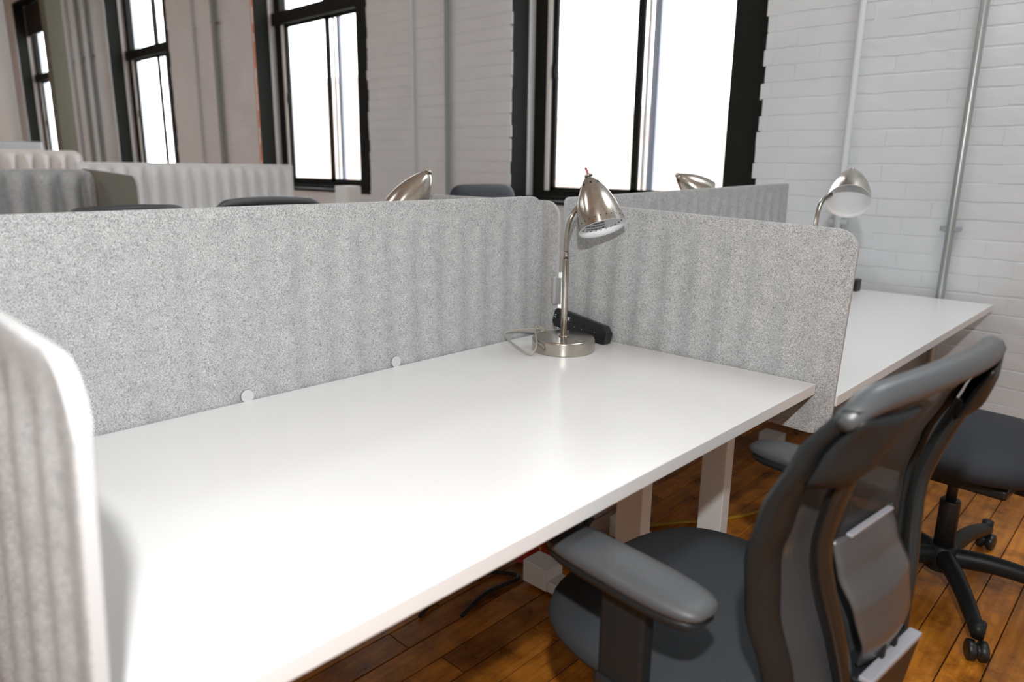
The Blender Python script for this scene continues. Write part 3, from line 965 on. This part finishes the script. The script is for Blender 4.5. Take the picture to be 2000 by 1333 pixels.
def make_task_chair(label, loc, rz, group=None, top=0.945):
    t = empty('office_chair', loc, rz, label, 'chair', group)
    # seat
    cushion(MB(), 0, 0.005, 0.452, 0.255, 0.25, 0.042, ex=3.4, crown=0.008, tilt=0.01).build('seat', CHFAB, t, smooth=True)
    MB().mm((-0.17, -0.17, 0.385), (0.17, 0.16, 0.412)).build('seat_pan', CHPLA, t, bevel=0.012, seg=3)
    MB().mm((-0.07, -0.11, 0.33), (0.07, 0.10, 0.386)).build('tilt_mechanism', CHPLA, t, bevel=0.01, seg=3)
    chair_base(t, 0.41, 0.35)
    # arms
    for sx in (-1, 1):
        b = MB()
        cushion(b, sx*0.278, -0.008, 0.660, 0.043, 0.142, 0.017, ex=3.6, ev=2.4, nu=36, nvv=10)
        arm = b.build('armrest', ARMP, t, smooth=True)
        c2 = MB()
        cushion(c2, sx*0.278, -0.008, 0.645, 0.040, 0.136, 0.012, ex=3.6, ev=3.0, nu=36, nvv=8)
        c2.build('armrest_shell', CHPLA, arm, smooth=True)
        post = MB()
        post.box((sx*0.280, -0.02, 0.545), (0.026, 0.075, 0.19)).build('arm_post', CHPLA, t, bevel=0.006)
        MB().box((sx*0.281, -0.022, 0.42), (0.036, 0.085, 0.14)).build('arm_sleeve', BLACKP, t, bevel=0.006)
        MB().box((sx*0.2985, -0.015, 0.45), (0.002, 0.010, 0.016)).build('arm_button', BLACKM, t, bevel=0.0008, seg=1)
        MB().box((sx*0.22, -0.02, 0.372), (0.15, 0.07, 0.018)).build('arm_bracket', CHPLA, t, bevel=0.004)
    # back: mesh sheet, side frames, top rail
    zb = 0.47
    MB().grid(lambda i, j: back_pt(-1.0+2.0*i, zb+(top-zb)*j), 24, 30).build('back_mesh', MESHF, t, smooth=True)
    for sx in (-1, 1):
        zs = [zb+(top-zb)*k/26 for k in range(27)]
        band = MB()
        v, f = [], []
        for z_ in zs:
            for (uu, oy) in ((1.0, 0.010), (1.03, 0.0), (1.0, -0.012), (0.84, -0.010), (0.825, -0.001), (0.84, 0.008)):
                p = back_pt(sx*uu, z_)
                v.append((p.x, p.y+oy, p.z))
        k = 6
        for i in range(len(zs)-1):
            for j in range(k):
                f.append((i*k+j, i*k+(j+1) % k, (i+1)*k+(j+1) % k, (i+1)*k+j))
        f += [tuple(range(k)), tuple((len(zs)-1)*k+j for j in range(k))]
        band.add(v, f)
        band.build('side_frame', CHPLA, t, smooth='auto')
        # corner cover behind the frame
        def cc(i, j, sx=sx):
            z_ = 0.845+(top-0.01-0.845)*j
            u_in = 0.52+0.16*(1-j)
            u = u_in + (0.98-u_in)*i
            p = back_pt(sx*u, z_, 0.018+0.026*math.sin(PI*min(1, .12+i*.88))*math.sin(PI*min(1, j*.8+.2)))
            return p
        MB().grid(cc, 8, 8).build('corner_cover', CHPLA, t, smooth=True, solid=0.006)
    rail = MB()
    v, f = [], []
    nR = 28
    sec = [(-0.016, -0.006), (-0.018, 0.006), (-0.012, 0.016), (0.0, 0.020), (0.012, 0.016), (0.016, 0.004), (0.010, -0.012), (-0.006, -0.014)]
    for i in range(nR+1):
        u = -1.03+2.06*i/nR
        p = back_pt(u, top)
        e = max(0, (abs(u)-0.86)/0.17)
        for (oy, oz) in sec:
            v.append((p.x, p.y+oy*(1-0.35*e), p.z + oz*(1-0.4*e) + 0.012*(1-u*u) - 0.014*e))
    k = len(sec)
    for i in range(nR):
        for j in range(k):
            f.append((i*k+j, i*k+(j+1) % k, (i+1)*k+(j+1) % k, (i+1)*k+j))
    f += [tuple(range(k)), tuple(nR*k+j for j in range(k))]
    rail.add(v, f).build('top_rail', RAILP, t, smooth=True)
    # support tubes from the bracket up to the corners
    for sx in (-1, 1):
        pts = bezier([(sx*0.060, -0.235, 0.42), (sx*0.080, -0.240, 0.50), (sx*0.112, -0.232, 0.60), (sx*0.138, -0.220, 0.68), (sx*0.152, -0.216, 0.74), (sx*0.163, -0.228, 0.80), (sx*0.174, -0.244, 0.85), (sx*0.178, -0.250, 0.868)], 7)
        MB().tube(pts, 0.0125, 14).build('support_tube', TUBE, t, smooth=True)
    # lumbar plate
    def lp(i, j):
        z_ = 0.535+0.185*j
        wv = 0.060+0.034*math.sin(j*PI*0.62)
        y_ = lerp_tab([(0.535, -0.252), (0.575, -0.262), (0.63, -0.250), (0.675, -0.226), (0.72, -0.213)], z_)
        u = -1+2*i
        return Vector((u*wv, y_ + 0.010*u*u, z_))
    MB().grid(lp, 14, 22).build('lumbar_plate', LUMB, t, smooth=True, solid=0.005)
    for sx in (-1, 1):
        MB().box((sx*0.02, -0.258, 0.56), (0.009, 0.006, 0.04)).build('lumbar_slot', BLACKM, t)
    MB().box((0, -0.212, 0.721), (0.13, 0.009, 0.005)).build('lumbar_lip', BRKT, t, bevel=0.0015)
    # lower bracket
    br = MB()
    a = [(-0.085, -0.272, 0.535), (0.085, -0.272, 0.535), (0.085, -0.215, 0.535), (-0.085, -0.215, 0.535)]
    c = [(-0.06, -0.245, 0.33), (0.06, -0.245, 0.33), (0.06, -0.17, 0.33), (-0.06, -0.17, 0.33)]
    br.add(a+c, [(0, 1, 2, 3), (7, 6, 5, 4), (0, 4, 5, 1), (1, 5, 6, 2), (2, 6, 7, 3), (3, 7, 4, 0)])
    bo = br.build('back_bracket', CHPLA, t, bevel=0.006)
    MB().mm((-0.083, -0.273, 0.533), (0.083, -0.255, 0.541)).build('bracket_rim', BRKT, bo, bevel=0.002)
    MB().mm((-0.05, -0.25, 0.335), (0.05, 0.0, 0.36)).build('back_arm', CHPLA, t, bevel=0.005)
    return t

ch1 = make_task_chair('charcoal mesh-back office chair with armrests pushed up to the near desk', (-0.56, -0.85, 0), math.radians(-6))

# armless chair at the far desk
def make_padded_chair(label, loc, rz, group=None, back=True, rot0=0.0):
    t = empty('office_chair', loc, rz, label, 'chair', group)
    b = MB()
    cushion(b, 0, -0.01, 0.455, 0.265, 0.26, 0.058, ex=2.7, ev=2.3, crown=0.012)
    b.build('seat', NAVYFAB, t, smooth=True)
    MB().mm((-0.16, -0.16, 0.375), (0.16, 0.16, 0.405)).build('seat_pan', BLACKP, t, bevel=0.01)
    MB().mm((-0.06, -0.12, 0.34), (0.06, 0.08, 0.376)).build('tilt_mechanism', BLACKP, t, bevel=0.008)
    lv = MB().tube([(0.05, -0.03, 0.365), (0.16, -0.04, 0.362), (0.235, -0.05, 0.365)], 0.006, 8).build('lever', BLACKP, t, smooth=True)
    MB().tube([(0.225, -0.049, 0.365), (0.265, -0.053, 0.367)], 0.012, 10).build('lever_grip', BLACKP, lv, smooth='auto')
    chair_base(t, 0.42, rot0, R=0.345)
    if back:
        MB().tube(bezier([(0, -0.10, 0.365), (0, -0.26, 0.37), (0, -0.315, 0.44), (0, -0.30, 0.60), (0, -0.31, 0.75)], 6), 0.018, 12, flat=1.8).build('back_bar', BLACKP, t, smooth=True)
        cushion(MB(), 0, 0, 0, 0.215, 0.21, 0.032, ex=7.0, ev=3.0).build('backrest', NAVYFAB, t, smooth=True)
        o = [c for c in bpy.data.objects if c.parent == t and c.name.startswith('backrest')][0]
        o.matrix_local = Matrix.Translation((0, -0.275, 0.90)) @ Matrix.Rotation(math.radians(96), 4, 'X')
    return t
make_padded_chair('armless dark padded chair at the far desk by the brick wall', (0.685, -0.935, 0), math.radians(-4), rot0=math.radians(211))
# chairs across the screens
make_task_chair('black mesh chair whose curved top shows over the long screen, left of a lamp', (-0.12, 1.09, 0), math.radians(184), top=1.035)
make_task_chair('black mesh chair barely showing over the long screen at left', (-0.53, 2.04, 0), math.radians(2), top=0.998)
make_padded_chair('dark navy padded chair back by the largest window', (0.96, 1.0, 0), math.radians(178))

# ------------------------------------------------------------------ small things under and around the desks
def cable(name, pts, r, m, label):
    o = MB().tube(bezier(pts, 8), r, 8).build(name, m, None, smooth=True)
    return tag(o, label, 'cable')
cable('yellow_cable', [(-0.08, -0.072, 0.008), (0.02, -0.070, 0.008), (0.25, -0.066, 0.008), (0.42, -0.16, 0.008), (0.62, -0.30, 0.008), (0.80, -0.36, 0.008), (1.0, -0.33, 0.008), (1.25, -0.42, 0.008)], 0.007, YELLOW, 'yellow cable snaking across the floor under the desks')
cable('black_cable', [(-0.42, -0.05, 0.008), (-0.30, -0.02, 0.008), (-0.17, -0.03, 0.008), (-0.22, 0.05, 0.008), (-0.36, 0.08, 0.008), (-0.5, 0.03, 0.008)], 0.006, BLACKP, 'black cable coiled on the floor under the near desk')
t = empty('snack_packet', (-0.04, 0.02, 0.0), 0.4, 'red and yellow foil packet on the floor beneath the near desk', 'packet')
pk = MB().grid(lambda i, j: Vector(((i-.5)*0.14, (j-.5)*0.10, 0.012+0.045*math.sin(PI*i)*math.sin(PI*j)+0.004*math.sin(i*23)*math.sin(j*17))), 14, 12)
pk.build('packet_front', REDW, t, smooth=True, solid=0.002)
MB().grid(lambda i, j: Vector(((i-.5)*0.07+0.01, (j-.5)*0.05, 0.016+0.045*math.sin(PI*(.25+.5*i))*math.sin(PI*(.25+.5*j)))), 8, 8).build('packet_label', YELW, t, smooth=True)
t = empty('plastic_bag', (0.13, 0.035, 0.0), label='crumpled black plastic bag on the floor beneath the desks', cat='bag')
rg = random.Random(4)
bg_ = MB()
cushion(bg_, 0, 0, 0.055, 0.085, 0.07, 0.053, ex=2.2, ev=2.0, nu=22, nvv=10)
bg_.v = [(x+rg.uniform(-.012, .012), y+rg.uniform(-.012, .012), max(0.001, z_+rg.uniform(-.012, .012))) for x, y, z_ in bg_.v]
bg_.build('bag_body', BLACKP, t, smooth=False)
kn = MB().tube([(0.02, 0, 0.10), (0.025, 0.005, 0.125), (0.05, 0.01, 0.145)], [0.02, 0.009, 0.024], 9)
kn.build('bag_knot', BLACKP, t)

# white cabinet under the second window
t = empty('cabinet', (1.385, 3.07, 0), label='narrow white cabinet below the second window, right of the ribbed screen', cat='cabinet')
MB().mm((-0.06, -0.07, 0.03), (0.06, 0.07, 1.05)).build('cabinet_body', WMETAL, t, bevel=0.004)
MB().mm((-0.052, -0.082, 0.06), (0.052, -0.0705, 1.03)).build('cabinet_door', WMETAL, t, bevel=0.003)
MB().mm((0.03, -0.095, 0.62), (0.038, -0.0825, 0.74)).build('cabinet_handle', ALU, t, bevel=0.002)
MB().mm((-0.05, -0.06, 0.0), (0.05, 0.06, 0.03)).build('plinth', BLACKP, t)

# silver box behind the farthest screen
t = empty('printer', (-0.26, 5.02, 0.80), label='silver-grey printer casing at far left above the ribbed screens', cat='printer')
MB().mm((-0.26, -0.2, 0.012), (0.26, 0.2, 0.525)).build('printer_body', SILVER, t, bevel=0.02, seg=3)
MB().mm((-0.22, -0.206, 0.10), (0.22, -0.199, 0.20)).build('paper_slot', BLACKP, t, bevel=0.002)
for px_ in (-0.22, 0.22):
    for py_ in (-0.16, 0.16):
        MB().lathe([(0.015, 0), (0.015, 0.014)], 14, Matrix.Translation((px_, py_, 0.0005))).build('printer_foot', BLACKP, t)

# ------------------------------------------------------------------ outside
tag(MB().mm((W+TH+0.5, -60, -9.5), (140, 120, -9.0)).build('ground', SNOW), 'pale street level far below the windows', kind='structure')
def building(name, x0, x1, y0, y1, z1, m, label, rows, cols):
    t = empty(name, ((x0+x1)/2, (y0+y1)/2, -9), label=label, cat='building')
    dx, dy = (x1-x0)/2, (y1-y0)/2
    wl = MB().mm((-dx, -dy, 0), (dx, dy, z1+9)).build('facade', m, t)
    MB().mm((-dx-0.2, -dy-0.2, z1+9), (dx+0.2, dy+0.2, z1+9.4)).build('cornice', EXTG, t)
    for r in range(rows):
        for c in range(cols):
            yy = -dy + (c+0.5)*2*dy/cols
            zz = z1+9-1.8-r*3.2
            fr = MB().mm((-dx-0.06, yy-0.5, zz-1.6), (-dx+0.02, yy+0.5, zz)).build('facade_window', EXTG, wl)
            MB().mm((-dx-0.08, yy-0.42, zz-1.52), (-dx-0.061, yy+0.42, zz-0.08)).build('facade_pane', EXTW, fr)
            fr.parent = wl
    return t
building('brick_building', 34, 46, 12, 38, 4.2, EXTB, 'hazy red brick building seen low through the largest window', 2, 9)
building('stone_building', 40, 52, 42, 70, 9.0, EXTB, 'tall hazy brick building seen through the second and third windows', 3, 8)
